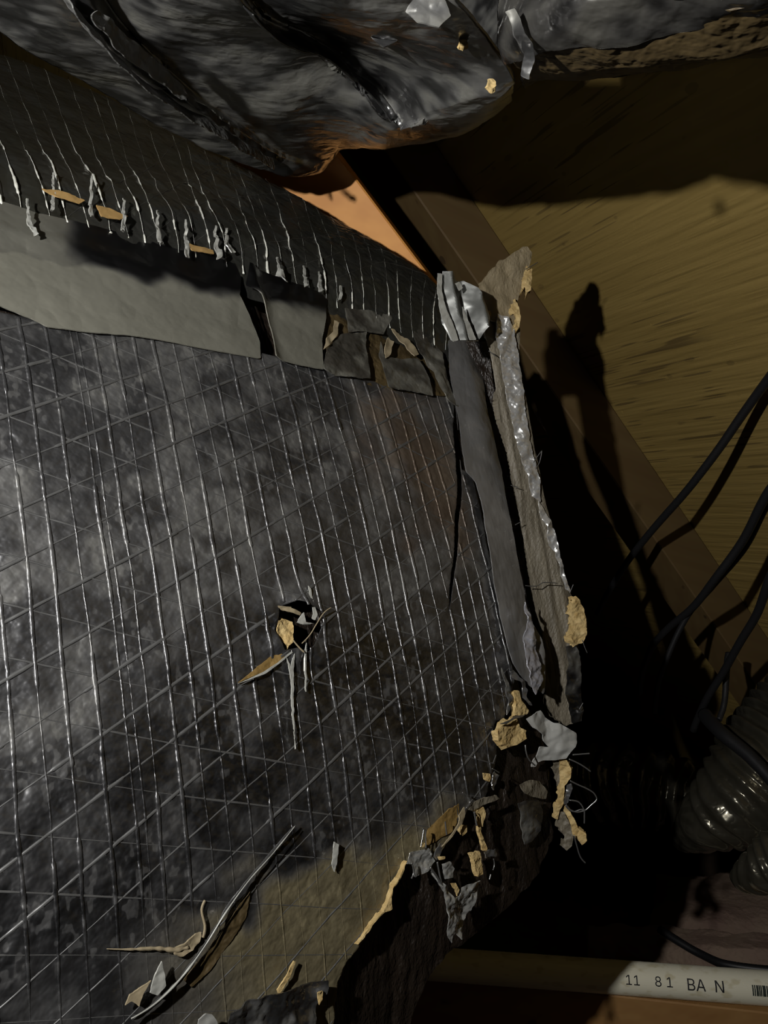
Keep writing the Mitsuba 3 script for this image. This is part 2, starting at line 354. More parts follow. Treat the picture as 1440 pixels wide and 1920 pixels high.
def oh_disp(V): return .007*crumple(V, 8, 3)+.0030*crumple(V, 22, 8)+.0010*crumple(V, 70, 5)
obj('overhead_duct__foil_wrap', grid_mesh(oh.grid(uu, vv), oh_disp, .003), 'foil_old', True)
tag('overhead_duct', 'crinkled dull foil wrapped duct hanging across the top of the picture', 'duct')
# seams and tape folds lying along the wrap
def on_loft(L, pts, lift, disp=None):
    """points of the loft at (u, v), raised towards the camera side"""
    pts = np.asarray(pts, float); P = L.pts(pts[:, 0], pts[:, 1]); e = 1e-3
    Pu = L.pts(np.clip(pts[:, 0]+e, 0, 1), pts[:, 1])-L.pts(np.clip(pts[:, 0]-e, 0, 1), pts[:, 1]); Pv = L.pts(pts[:, 0], np.clip(pts[:, 1]+e, 0, 1))-L.pts(pts[:, 0], np.clip(pts[:, 1]-e, 0, 1))
    N = unit(np.cross(Pu, Pv)); s = np.sign(((np.array([0, 0, CZ])-P)*N).sum(1)); N = N*s[:, None]
    d = 0 if disp is None else disp(P)
    return P+N*(lift+np.asarray(d))[..., None] if np.ndim(lift+np.asarray(d)) else P+N*lift, N
def strip_on(L, a, b, n, lift, disp, thick=.0012, extra=None):
    """tape strip on the loft between two (u, v) polylines"""
    A, B = spl(a, n), spl(b, n); w = np.linspace(0, 1, 14); G = []
    for k in w:
        P, N = on_loft(L, A*(1-k)+B*k, lift, disp); G.append(P if extra is None else P+N*np.asarray(extra(P, k))[:, None])
    return grid_mesh(np.array(G), None, thick)
for a, b, lab in (([(.10, .098), (.145, .094), (.29, .094), (.43, .108), (.55, .125)], [(.10, .142), (.145, .142), (.29, .142), (.43, .142), (.55, .14)], 'pale rippled tape seam'),
                  ([(.12, .70), (.28, .71), (.43, .71), (.55, .70)], [(.12, .76), (.28, .77), (.43, .76), (.55, .74)], 'wrinkled tape seam')):
    k = obj('overhead_duct__seam_tape', strip_on(oh, a, b, 160, .0022, oh_disp, extra=lambda P, k: .0035*crumple(P, 45, 4)+.014*k), 'seam_gray' if 'pale' in lab else 'foil', True); tag(k, lab)
scene['seam_gray'] = two(bump(pr((.30, .30, .285), .42, .35), foil_bump, .003))
piece_ = [(176, 30), (188, 20), (215, 45), (260, 84), (300, 118), (336, 154), (354, 180), (342, 187), (312, 162), (272, 132), (236, 110), (214, 82), (190, 54)]
k = obj('overhead_duct__seam_tape', patch(ragged(piece_, 6, 1.6, 5), lambda x, y: .490+(x-180)*.00098, 2.4, lambda V, x, y: .005*crumple(V, 60, 2), .001), 'seam_gray', 35); tag(k, 'pale torn tape strip along the seam')
k = obj('overhead_duct__seam_tape', patch(ragged([(348, 176), (358, 180), (420, 226), (480, 268), (534, 300), (528, 306), (470, 272), (405, 230), (352, 192)], 6, 1.6, 5), lambda x, y: .645+(x-340)*.00112, 2.4, lambda V, x, y: .004*crumple(V, 60, 2), .001), 'foil_dark', 35); tag(k, 'dull tape along the seam')
for q, Yq in (([(775, -6), (830, -6), (846, 30), (822, 56), (782, 46), (760, 20)], .470), ([(946, 28), (962, 24), (986, 58), (1001, 75), (1003, 112), (993, 142), (979, 132), (985, 96), (965, 66)], .462), ([(690, 60), (730, 52), (752, 70), (720, 84)], .545)):
    k = obj('overhead_duct__creased_patch', patch(ragged(q, 6, 2, int(Yq*999)), lambda x, y: Yq+0*x, 2.4, lambda V, x, y: .010*crumple(V, 40, 7), .001), 'foil_old', 35); tag(k, 'pale creased patch of the foil')
# branch going off to the right
BR = [
 [(935, -60, .50), (1060, -90, .44), (1250, -100, .40), (1500, -120, .36), (1700, -140, .34)],
 [(930, 40, .50), (1040, 10, .445), (1230, 0, .41), (1450, -10, .375), (1700, -30, .35)],
 [(945, 110, .52), (1015, 88, .475), (1200, 66, .44), (1450, 30, .40), (1700, 0, .37)],
 [(975, 150, .56), (1010, 140, .52), (1150, 132, .48), (1440, 90, .43), (1700, 60, .40)],
 [(985, 120, .70), (1040, 110, .64), (1180, 100, .60), (1440, 60, .55), (1700, 20, .52)],
 [(980, -300, .75), (1040, -330, .70), (1200, -360, .66), (1440, -420, .62), (1700, -450, .60)]]
br = Loft(BR)
def br_disp(V): return .009*crumple(V, 14, 11)+.004*crumple(V, 45, 2)+.0012*crumple(V, 120, 5)
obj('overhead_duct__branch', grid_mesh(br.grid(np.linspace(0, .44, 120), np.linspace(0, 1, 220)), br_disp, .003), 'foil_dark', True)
tag('overhead_duct__branch', 'branch going off to the right')
obj('overhead_duct__painted_reflection', grid_mesh(br.grid(np.concatenate([np.linspace(.34, .6, 70), np.linspace(.6, 1, 30)[1:]]), np.linspace(0, 1, 200)), lambda V: .006*crumple(V, 22, 6)+.003*crumple(V, 60, 3)-.002, .003), 'brown_lining_reflection', True)  # foil underside; the wood it reflects is put into its brown colour
tag('overhead_duct__painted_reflection', 'foil underside of the branch with a brown wood reflection in its colour')
def lin_base(p, n, uv): return mix((.055, .036, .012), (.13, .088, .032), fbm(p.x*25, p.y*25, p.z*25, 3))
scene['brown_lining_reflection'] = two(bump(pr(lin_base, .6), foil_bump, .003))  # brown of the lining layers, also the painted wood reflection under the branch
for x0, y0, lab in ((1002, 62, None), (1010, 48, None), (868, 80, None), (922, 158, None)):
    o = ragged([(x0-8, y0-10), (x0+6, y0-12), (x0+9, y0+2), (x0+1, y0+10), (x0-7, y0+6)], 3, 2, int(x0))
    k = obj('overhead_duct__fiberglass_tuft', patch(o, lambda x, y: (.475 if x0 > 950 else .52)+0*x, 2.5, lambda V, x, y: .004*nz(V, 200), .004), 'fiberglass'); tag(k, 'small yellow tuft of insulation')

# ------------------------------------------------------------------ big insulated duct: face
tag('insulated_duct', 'large foil faced insulated duct with a scrim thread grid, torn at its lower right', 'duct')
HOLE = ragged([(521, 1140), (548, 1128), (588, 1142), (606, 1150), (600, 1168), (590, 1200), (574, 1222), (552, 1214), (528, 1222), (512, 1185), (516, 1160)], 7, 3, 4)
FACE = ([(-90, 560), (0, 585), (90, 600), (250, 618), (440, 650), (600, 690), (720, 720), (856, 742)]
        + [(860, 790), (861, 840), (866, 880), (884, 890), (896, 935), (908, 985), (918, 1040), (930, 1090), (940, 1150), (947, 1200), (956, 1240), (966, 1268)]
        + [(960, 1300), (952, 1330), (944, 1350), (930, 1352), (925, 1372), (934, 1400), (930, 1430), (918, 1462), (908, 1500), (880, 1512), (868, 1530), (850, 1560), (826, 1600), (808, 1612), (786, 1604), (764, 1618), (748, 1650), (734, 1690), (722, 1712), (700, 1735), (676, 1772), (650, 1805), (634, 1840), (628, 1900), (620, 2010)]
        + [(-90, 2010)])
fo = np.vstack([ragged(FACE[:20], 12, 0, close=False), ragged(FACE[20:45], 5, 3.0, 9, close=False), np.array(FACE[45:])])
FOLD = ragged([(853, 748), (860, 800), (864, 870), (866, 915), (862, 970), (857, 1040), (848, 1110), (840, 1150), (843, 1105), (850, 1035), (854, 965), (857, 905), (855, 850), (851, 800)], 8, 1.5, 6)
HX = at(*np.array(HOLE).mean(0), face_depth(*np.array(HOLE).mean(0)))
def face_disp(V, x=None, y=None):
    d = .0045*nz(V, 14, 5, 2)+.0013*crumple(V, 55, 2)+.0008*nz(V, 200, 3, 2)
    t, h = face_th(V)
    # big wrinkles around the brown stain and the fold near the end
    d = d+.003*nz(V, 35, 6, 2)*np.exp(-((t-.02)/.05)**2)
    d = d+.004*np.abs(meshkit.noise(np.c_[t*70, h*5, t*0], 9)*2-1)*np.exp(-((t+.09)/.07)**2-((h-.07)/.08)**2)
    # lips of the hole curl out
    r = np.linalg.norm(V-HX, axis=-1); d = d+.012*np.exp(-(r/.030)**2)*(.4+1.2*meshkit.noise(V*60, 3))
    return d
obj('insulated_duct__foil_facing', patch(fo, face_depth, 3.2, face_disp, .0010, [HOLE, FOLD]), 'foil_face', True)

# the scrim threads under the facing, each a low ridge of its own
fpoly = Polygon(fo, [HOLE, FOLD]).buffer(-2)
def thread_runs(P):
    x = to_px(P); ok = shapely.contains_xy(fpoly, x[:, 0], x[:, 1]) & (x[:, 0] > -80) & (x[:, 1] < 2000)
    runs, i = [], 0
    while i < len(ok):
        if ok[i]:
            j = i
            while j < len(ok) and ok[j]: j += 1
            if j-i > 8: runs.append((i, j))
            i = j
        else: i += 1
    return runs
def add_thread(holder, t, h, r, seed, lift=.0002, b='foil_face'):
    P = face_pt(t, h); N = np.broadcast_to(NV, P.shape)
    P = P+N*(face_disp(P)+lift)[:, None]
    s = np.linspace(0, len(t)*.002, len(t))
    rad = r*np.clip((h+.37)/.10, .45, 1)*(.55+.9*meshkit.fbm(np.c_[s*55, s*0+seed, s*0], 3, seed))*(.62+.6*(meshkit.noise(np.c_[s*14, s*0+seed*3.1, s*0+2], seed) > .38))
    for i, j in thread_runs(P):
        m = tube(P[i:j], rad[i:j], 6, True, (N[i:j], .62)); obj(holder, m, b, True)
tt = -.60
while tt < .06:
    hh = np.arange(-.50, .22, .002); w = .0018*(meshkit.fbm(np.c_[hh*9, hh*0+tt*40, hh*0], 3, 5)-.5)*2
    add_thread('insulated_duct__foil_facing__scrim_thread', tt+w+.004*(hh)*math.sin(tt*90), hh, .00150, int((tt+1)*1000))
    if abs(tt+.424) < .011 or abs(tt+.245) < .01 and False:
        add_thread('insulated_duct__foil_facing__scrim_thread', tt+.0065+w*.6-.004*hh, hh, .0009, 77)
    tt += .0198+.003*(rng.random()-.5)
for k in range(-14, 22):
    for sl, c0, ph in ((.46, .2615, .0), (-.36, -.21, .3)):
        c = c0+(k-8)*.0388; tl = np.arange(-.62, .07, .002); hl = c+sl*tl+.003*(meshkit.fbm(np.c_[tl*8, tl*0+k, tl*0], 2, k+30)-.5)
        ok = (hl > -.5) & (hl < .22)
        if ok.sum() < 20: continue
        add_thread('insulated_duct__foil_facing__scrim_thread', tl[ok], hl[ok], .00125 if sl > 0 else .0007, 300+k+int(sl*100), .0001, 'scrim')

# insulation core: a deep body behind the facing, seen where the facing is torn
CORE = [(-90, 470), (140, 500), (440, 560), (620, 620), (830, 690), (868, 745), (880, 860), (915, 960), (945, 1090), (965, 1210), (985, 1300), (1010, 1350), (1026, 1400), (1036, 1470), (1046, 1575), (1020, 1630), (960, 1702), (900, 1760), (852, 1800), (818, 1860), (800, 1930), (790, 2040), (-90, 2040)]
def core_disp(V, x, y):
    t, h = face_th(V)
    return -.004+.010*(meshkit.fbm(np.c_[t*60, h*9, t*0], 4, 2)-.5)+.004*crumple(V, 50, 3)-.03*np.clip((np.asarray(y)-1700)/300, 0, 1)*np.clip((np.asarray(x)-640)/200, 0, 1)
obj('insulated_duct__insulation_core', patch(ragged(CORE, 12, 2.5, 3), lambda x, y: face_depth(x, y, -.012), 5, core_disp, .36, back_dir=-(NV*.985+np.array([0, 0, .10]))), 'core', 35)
tag('insulated_duct__insulation_core', 'dark brown insulation board showing where the foil is torn away')

# top of the duct, rounding away behind the tape
def fd(x, y, o=0.): return float(face_depth(np.array(float(x)), np.array(float(y)), o))
COLS = [-140, 0, 150, 300, 440, 600, 720, 800, 846]
B0 = [(x, y+45) for x, y in zip(COLS, [360, 385, 420, 462, 505, 560, 610, 640, 655])]
S1 = [(-160, 330, .02), (-20, 330, .02), (125, 352, .02), (278, 395, .025), (420, 440, .025), (590, 505, .025), (712, 550, .025), (800, 595, .02), (846, 612, .02)]
S2 = [(-190, 210, .10), (-60, 215, .10), (75, 245, .10), (235, 300, .10), (385, 350, .10), (572, 425, .09), (702, 478, .08), (802, 540, .06), (850, 570, .05)]
S3 = [(-230, 80, .22), (-110, 90, .22), (20, 108, .22), (190, 178, .21), (350, 258, .20), (546, 366, .17), (688, 448, .14), (804, 524, .10), (846, 570, .08)]
S4 = [(x, y+26, o+.05) for x, y, o in S3]
top_rows = [[(x, y, fd(x, y, -.004)) for x, y in B0]]+[[(x, y, fd(bx, by)+o) for (x, y, o), (bx, by) in zip(S, B0)] for S in (S1, S2, S3, S4)]
tp = Loft(top_rows)
def tp_disp(V): return .006*nz(V, 16, 8, 2)+.0035*crumple(V, 40, 6)+.0008*crumple(V, 130, 5)
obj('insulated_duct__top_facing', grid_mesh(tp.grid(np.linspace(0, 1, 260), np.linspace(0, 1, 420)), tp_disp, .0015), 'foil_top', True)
tag('insulated_duct__top_facing', 'glinting top side with loose scrim threads')
mid = tp.pts(np.full(300, .40), np.linspace(0, 1, 300)); arc = np.concatenate([[0], np.cumsum(np.linalg.norm(np.diff(mid, axis=0), axis=1))])
k = 0
tr = np.random.default_rng(21)
for s in np.arange(.004, arc[-1], .0198):
    v0 = np.interp(s+.004*(rng.random()-.5), arc, np.linspace(0, 1, 300)); n = 110
    u = np.linspace(.10, .74, n); v = v0+.009*(tr.random()-.5)*u*2+.006*(meshkit.fbm(np.c_[u*6, u*0+k, u*0], 3, k)-.5)
    lift = .0006+.006*np.exp(-((u-.22)/.10)**2)*(rng.random() < .75)*rng.random()
    P, N = on_loft(tp, np.c_[u, np.clip(v, 0, 1)], 0.0, None); P = P+N*(tp_disp(P)+lift)[:, None]
    rad = (.00125-.0006*v0)*(.30+1.1*meshkit.fbm(np.c_[u*60, u*0+k, u*0], 3, 40+k))*(.30+1.1*(meshkit.noise(np.c_[u*34, u*0+k*1.7, u*0], 4) > .5))*np.clip(((.40+.4*tr.random())*(1-.35*v0)-u)*5, .10, 1)*(.45+.8*tr.random())
    obj('insulated_duct__top_facing__scrim_thread', tube(P, rad, 5, True, (N, .9)), 'pale_thread', True); k += 1
for k in range(7):
    for sg in (1,):
        v = np.linspace(0, 1, 120); u = -.1+.13*k+sg*(v-.5)*2.1; ok = (u > .12) & (u < .72)
        if ok.sum() < 14: continue
        P, N = on_loft(tp, np.c_[u, v][ok], .0003, tp_disp)
        obj('insulated_duct__top_facing__scrim_thread', tube(P,   .00028*(.6+.7*meshkit.fbm(P*80, 2, k)), 4, True, (N, .9)), 'foil_thread', True)

# ------------------------------------------------------------------ tape, torn pieces and tufts of the big duct
def P5(x0, y0, sc, pts): return [(x0+a/sc, y0+b/sc) for a, b in pts]
def fdep(o): return lambda x, y: face_depth(x, y, o)
def piece(key, outline, bsdf, off=.004, label=None, res=3.0, torn=(4, 1.2), amp=.003, fr=60, thick=.0012, disp=None, depth=None, seed=None, smooth=35):
    seed = len(scene) if seed is None else seed
    o = ragged(outline, *torn, seed) if torn else outline
    dd = depth or fdep(off)
    m = patch(o, dd, res, disp or (lambda V, x, y: amp*(crumple(V, fr, seed)+.4*nz(V, fr*3, seed))), thick)
    k = obj(key, m, bsdf, smooth)
    if label: tag(k, label)
    return k
D = 'insulated_duct__'
def tape_disp(V, x, y):
    return face_disp(V)*.4+.0035*crumple(V, 16, 12)+.0007*nz(V, 60, 4)+.003*np.exp(-((np.asarray(y)-(430+.28*np.asarray(x)))/18)**2)
piece(D+'foil_tape', [(-70, 362), (0, 376), (75, 402), (160, 420), (300, 455), (440, 493), (452, 520), (446, 556), (468, 590), (488, 640), (489, 672), (440, 664), (380, 652), (300, 637), (240, 630), (180, 625), (90, 612), (60, 596), (0, 572), (-70, 555)], 'tape', .0035, 'wide dusty tape band along the upper edge with a dark reflection in its colour', 4, (7, 1.0), disp=tape_disp)
piece(D+'foil_tape', [(463, 500), (490, 508), (540, 528), (600, 548), (613, 562), (609, 600), (604, 640), (607, 692), (560, 684), (512, 672), (511, 640), (500, 600), (482, 560), (458, 538)], 'tape', .0065, 'second tape piece overlapping the band', 3, (6, 1.0), disp=lambda V, x, y: tape_disp(V, x, y)+.007*np.exp(-((np.asarray(x)-470-(np.asarray(y)-520)*.25)/14)**2))
piece(D+'stained_backing', [(596, 548), (660, 562), (740, 580), (800, 610), (842, 650), (858, 745), (800, 740), (720, 728), (640, 705), (602, 690)], 'brown_lining_reflection', .0015, 'brown stained layer under the crumpled tape', 3.5, amp=.006, fr=45)
piece(D+'foil_tape', [(648, 578), (690, 582), (738, 592), (728, 612), (718, 628), (690, 620), (655, 622), (650, 600)], 'tape_mid', .009, 'dark shiny crumpled tape scrap', amp=.006, fr=50)
piece(D+'foil_tape', [(612, 655), (640, 626), (690, 620), (686, 650), (692, 680), (696, 709), (655, 705), (624, 700), (608, 690)], 'tape_mid', .009, 'creased tape scrap', amp=.006, fr=40)
piece(D+'foil_tape', [(714, 640), (722, 668), (750, 672), (786, 670), (800, 700), (815, 740), (770, 732), (730, 726), (722, 700), (712, 665)], 'tape_mid', .009, 'creased tape scrap', amp=.005, fr=40)
piece(D+'foil_tape', [(776, 620), (800, 618), (830, 662), (834, 690), (848, 725), (863, 764), (846, 752), (822, 716), (800, 680), (782, 650)], 'tape_mid', .010, 'diagonal folded tape scrap', amp=.008, fr=40)
for q in ([(733, 616), (742, 620), (768, 640), (786, 664), (778, 668), (752, 640)], [(628, 600), (636, 604), (634, 625), (622, 642), (608, 655), (612, 635), (626, 620)], [(722, 650), (728, 632), (738, 640), (732, 665), (724, 672)]):
    piece(D+'kraft_backing', q, 'tan_paper', .012, 'tan paper backing of the tape', 2.5, (4, 1.5), .004, 80)
piece(D+'end_tape', [(836, 640), (862, 636), (896, 640), (898, 700), (905, 760), (915, 800), (925, 838), (936, 880), (947, 930), (958, 980), (968, 1030), (976, 1075), (984, 1110), (990, 1140), (1001, 1190), (1011, 1240), (1017, 1275), (1006, 1302), (992, 1288), (975, 1266), (962, 1242), (953, 1210), (944, 1170), (934, 1125), (925, 1080), (917, 1020), (905, 960), (892, 905), (874, 884), (867, 850), (858, 780), (844, 715)], 'tape_clean', .007, 'long smooth tape strip down the end of the duct', 3.5, (6, .8),
      disp=lambda V, x, y: .006*nz(V, 16, 3)+.0022*crumple(V, 38, 9)+.010*np.exp(-((x-(860+(y-640)*.23))/26)**2)*np.clip((990-np.asarray(y))/200, 0, 1)+.010*np.exp(-((x-1006)/10)**2)*np.clip((np.asarray(y)-1130)/60, 0, 1))
scene['tape_mid'] = two(bump(pr(lambda p, n, uv: mix((.13, .12, .10), (.36, .35, .30), smoothstep(.40, .62, fbm(p.x*34, p.y*34, p.z*34, 3)+(.95-p.z+.23)*.0)), .36, .5), foil_bump, .002))
piece(D+'end_tape__curled_edge', [(986, 1128), (994, 1150), (1003, 1192), (1012, 1240), (1018, 1276), (1006, 1303), (998, 1285), (988, 1245), (985, 1200), (990, 1165)], 'curl', .024, 'bluish bright curled edge', 2, (5, 1), .007, 70)
scene['curl'] = two(bump(pr((.80, .80, .88), .30, .6), foil_bump, .002))
scene['tape_clean'] = two(bump(pr(lambda p, n, uv: mix((.24, .235, .225), (.54, .535, .53), fbm(p.x*14, p.y*14, p.z*9, 3)*1.3-.1), .34, .6), lambda p, n, uv: crease(p, 34)*.9+fbm(p.x*200, p.y*200, p.z*40, 2)*.4, .0016))
piece(D+'crinkled_tape_end', [(822, 512), (836, 515), (848, 530), (866, 528), (884, 545), (900, 572), (908, 602), (893, 638), (860, 642), (842, 640), (828, 602), (819, 560)], 'crinkle_gray', 0, 'bright crinkled tape end', 2.2, (5, 1.2), thick=.001,
      depth=lambda x, y: .895+(x-820)*.0004, disp=lambda V, x, y: .016*np.abs(((np.asarray(x)-np.asarray(y)*.22)/24+1.0*nz(V, 22, 3)) % 2-1)+.003*crumple(V, 45, 3))
scene['crinkle_gray'] = two(pr((.22, .225, .21), .36, .3))
for q in ([(821, 512), (829, 513), (828, 545), (834, 575), (848, 605), (860, 638), (850, 640), (836, 612), (825, 585), (820, 550)], [(866, 575), (874, 590), (884, 612), (894, 637), (882, 638), (873, 610)], [(852, 532), (860, 528), (868, 540), (862, 545)]):
    piece(D+'crinkled_tape_end__bright_fold', q, 'pale_shred', 0, 'white folded edge', 2, (4, .8), .004, 60, .0008, depth=lambda x, y: .878+(x-820)*.0004)
# the hole in the facing
piece(D+'insulation_tuft', P5(420, 1080, 5.538, [(570, 460), (650, 445), (720, 470), (742, 560), (720, 690), (675, 722), (640, 700), (575, 620), (556, 540)]), 'fiberglass', .006, 'yellow insulation lump poking out of the hole', 2, (4, 1), .009, 50, .008)
piece(D+'slit_lining', P5(420, 1080, 5.538, [(150, 1110), (300, 985), (470, 850), (600, 755), (625, 800), (620, 850), (520, 930), (390, 1005), (230, 1070)]), 'brown_yellow', .0035, 'tan lining showing in the slit', 2, (4, .8), .002, 80)
piece(D+'slit_lip', P5(420, 1080, 5.538, [(150, 1118), (300, 1045), (420, 990), (560, 900), (700, 785), (715, 792), (600, 890), (430, 1015), (300, 1062)]), 'pale_shred', .006, 'bright torn foil lip', 2, None, .002, 80)
piece(D+'slit_lip', P5(420, 1080, 5.538, [(655, 850), (690, 940), (715, 860), (738, 800), (722, 1000), (722, 1250), (732, 1560), (744, 1800), (724, 1600), (702, 1300), (695, 1080), (672, 950)]), 'pale_shred', .006, 'bright torn foil lip', 2, None, .003, 80)
piece(D+'slit_lip', P5(420, 1080, 5.538, [(845, 800), (858, 660), (864, 900), (860, 1200), (850, 1180), (846, 980)]), 'pale_shred', .007, 'bright torn foil lip', 2, None, .003, 80)
piece(D+'slit_lip', P5(420, 1080, 5.538, [(880, 100), (905, 130), (930, 250), (975, 400), (950, 460), (920, 440), (935, 380), (910, 250)]), 'pale_shred', .007, 'bright torn foil lip', 2, None, .003, 80)
piece(D+'slit_lip', P5(420, 1080, 5.538, [(560, 320), (700, 335), (800, 380), (790, 410), (690, 380), (600, 350)]), 'tan_paper', .004, 'tan torn edge', 2, None, .003, 80)
piece(D+'slit_lip', P5(420, 1080, 5.538, [(760, 480), (830, 375), (850, 480), (930, 490), (800, 500)]), 'pale_shred', .004, 'bright torn foil lip', 2, None, .003, 80)
def string(key, pts, r, bsdf, off=.010, depth=None, label=None, n=40):
    q = spl(np.array(pts, float), n); Y = face_depth(q[:, 0], q[:, 1], off) if depth is None else depth(q[:, 0], q[:, 1])
    k = obj(key, tube(at(q[:, 0], q[:, 1], Y), r, 5), bsdf, True)
    if label: tag(k, label)
    return k
string(D+'loose_strand', P5(420, 1080, 5.538, [(810, 700), (900, 600), (960, 500), (1050, 370), (1110, 330)]), .0006, 'tan_paper', .009, label='loose scrim strand across the hole')
string(D+'loose_strand', P5(420, 1080, 5.538, [(720, 670), (770, 730), (830, 790)]), .0008, 'tan_paper', .009)
# long slit at the lower left
piece(D+'slit_lip', [(248, 1912), (256, 1916), (298, 1880), (342, 1838), (387, 1774), (425, 1711), (467, 1652), (512, 1600), (556, 1546), (545, 1555), (506, 1602), (461, 1652), (421, 1709), (383, 1772), (335, 1836), (289, 1880)], 'scrim', .007, 'long torn lip of the lower slit', 2.2, (5, .6), .004, 60)
string(D+'slit_edge', [(246, 1910), (288, 1884), (336, 1838), (384, 1774), (424, 1710), (466, 1652), (512, 1600), (552, 1550)], np.linspace(.0009, .0004, 60)*(.6+.9*meshkit.noise(np.c_[np.arange(60)/3., np.zeros(60), np.zeros(60)], 3)), 'pale_shred', .010, label='bright rolled edge of the lower slit', n=60)
piece(D+'slit_lining', [(345, 1838), (392, 1780), (440, 1712), (470, 1672), (462, 1720), (430, 1770), (395, 1820), (360, 1850)], 'brown_lining_reflection', .0015, 'brown lining below the slit', 3)
string(D+'slit_lining', [(200, 1779), (238, 1780), (290, 1778), (330, 1781), (352, 1776)], np.linspace(.0006, .0018, 40)*(.6+.8*meshkit.noise(np.c_[np.arange(40)/2.3, np.zeros(40), np.zeros(40)])), 'tan_paper', .003, label='tan torn edge of the facing')
string(D+'slit_lining', [(384, 1688), (378, 1706), (384, 1738), (380, 1758)], .0011, 'tan_paper', .003)
piece(D+'slit_lining', [(330, 1776), (348, 1768), (368, 1752), (379, 1748), (376, 1768), (362, 1782), (342, 1794), (326, 1788)], 'tan_paper', .004, 'tan torn paper at the slit', 2, (3, 2), .004, 80)
piece(D+'torn_shard', [(302, 1802), (310, 1830), (312, 1850), (296, 1868), (282, 1862), (288, 1835)], 'pale_shred', .010, 'pale upright foil shard', 2.2)
piece(D+'torn_shard', [(255, 1860), (283, 1838), (270, 1862), (262, 1888), (248, 1878), (236, 1886), (244, 1866)], 'tan_paper', .009, 'tan paper shard', 2.2)
piece(D+'torn_shard', [(626, 1578), (634, 1584), (632, 1612), (628, 1636), (622, 1620)], 'pale_shred', .007, 'small bright upright nick', 2)
piece(D+'torn_shard', [(552, 1802), (556, 1804), (540, 1840), (524, 1866), (520, 1856), (535, 1832)], 'fiberglass', .008, 'narrow yellow splinter', 2)
piece(D+'bottom_foil_flap', [(430, 1900), (460, 1880), (520, 1863), (570, 1850), (614, 1837), (613, 1862), (598, 1884), (592, 1925), (590, 1990), (430, 1990)], 'foil', .014, 'crumpled foil flap at the bottom edge', 3, (6, 2), .012, 45)
piece(D+'insulation_tuft', [(596, 1862), (606, 1858), (605, 1874), (598, 1884)], 'fiberglass', .018, 'small yellow tuft', 2)
piece(D+'bottom_foil_flap', [(372, 1912), (384, 1901), (398, 1902), (408, 1916), (410, 1990), (366, 1990)], 'foil_backing', .016, 'small gray flap at the bottom edge', 3, (6, 1), .004, 50)
# torn lower right corner (outlines read at 5.143 times the picture's size from its pixel 680, 1480)
Q = lambda pts: P5(680, 1480, 5.143, pts)
piece(D+'torn_lining', Q([(430, 690), (400, 790), (290, 960), (285, 1160), (210, 1185), (100, 1310), (70, 1370), (0, 1450), (-40, 1500), (-30, 1476), (35, 1388), (95, 1294), (204, 1178), (276, 1040), (292, 940), (396, 770)]), 'fiberglass', .006, 'thin yellow line of insulation along the tear', 2.4, (5, 1.4), .004, 60, .006)
piece(D+'insulation_tuft', Q([(1040, 615), (1135, 597), (1175, 820), (1110, 842), (1090, 760), (1075, 700)]), 'fiberglass', .012, 'square yellow insulation chip', 2, (5, .7), .004, 60, .005)
piece(D+'torn_strip', Q([(765, 556), (880, 400), (925, 330), (930, 250), (990, 170), (995, 230), (960, 330), (930, 360), (820, 510)]), 'tan_paper', .014, 'tan torn paper strip', 2, (5, 1), .004, 60)
piece(D+'insulation_tuft', Q([(940, 350), (1005, 345), (1002, 410), (965, 452), (942, 400)]), 'fiberglass', .006, 'yellow tuft in the tear', 2, (5, 1), .004, 60, .004)
piece(D+'insulation_tuft', Q([(1090, 220), (1160, 165), (1190, 235), (1170, 300), (1162, 362), (1145, 355), (1145, 255)]), 'fiberglass', .010, 'yellow tuft in the tear', 2, (5, 1), .004, 60, .004)
piece(D+'insulation_tuft', Q([(1108, 270), (1138, 260), (1142, 400), (1170, 500), (1205, 588), (1160, 595), (1135, 480), (1112, 390)]), 'fiberglass', .012, 'long thin yellow tuft in the tear', 2, (5, 1), .004, 60, .003)
piece(D+'torn_strip', Q([(1010, 195), (1090, 130), (1180, 80), (1290, 55), (1322, 90), (1210, 140), (1080, 210)]), 'kraft', .014, 'gray brown paper strip', 2, (5, 1), .006, 50)
piece(D+'torn_strip', Q([(700, 580), (745, 515), (768, 540), (745, 640), (720, 690), (695, 650)]), 'foil_bright', .012, 'short pale foil strip', 2, (5, 1), .004, 60)
piece(D+'insulation_tuft', Q([(725, 650), (785, 645), (790, 670), (735, 685)]), 'fiberglass', .014, 'small yellow tuft', 2)
piece(D+'insulation_tuft', Q([(850, 905), (905, 905), (928, 970), (905, 1030), (880, 960)]), 'fiberglass', .006, 'yellow tuft behind the hanging foil', 2)
piece(D+'insulation_tuft', Q([(560, 560), (570, 510), (610, 520), (605, 555)]), 'fiberglass', .008, 'small yellow tuft', 2)
piece(D+'insulation_tuft', Q([(720, 290), (830, 190), (930, 150), (930, 240), (900, 330), (850, 420), (700, 500), (620, 540), (640, 400)]), 'brown_yellow', .0025, 'stained yellow insulation patch at the tear', 2.5, (7, 3), .005, 50)
scene['brown_yellow'] = two(bump(pr((.30, .185, .05), .7), foil_bump, .002))
piece(D+'hanging_foil', Q([(640, 720), (700, 800), (780, 920), (870, 1050), (930, 1030), (960, 940), (1040, 910), (1138, 878), (1132, 1000), (1070, 1180), (1000, 1340), (940, 1440), (900, 1380), (865, 1410), (850, 1470), (815, 1420), (795, 1230), (770, 1000), (700, 860)]), 'foil_dull', .013, 'crumpled torn foil hanging down', 2.4, (6, 2), .016, 40)
piece(D+'hanging_foil', Q([(420, 720), (470, 610), (560, 590), (620, 560), (700, 690), (620, 790), (500, 850), (480, 720)]), 'foil_dull', .006, 'crumpled torn foil edge', 2.4, (6, 2), .010, 45)
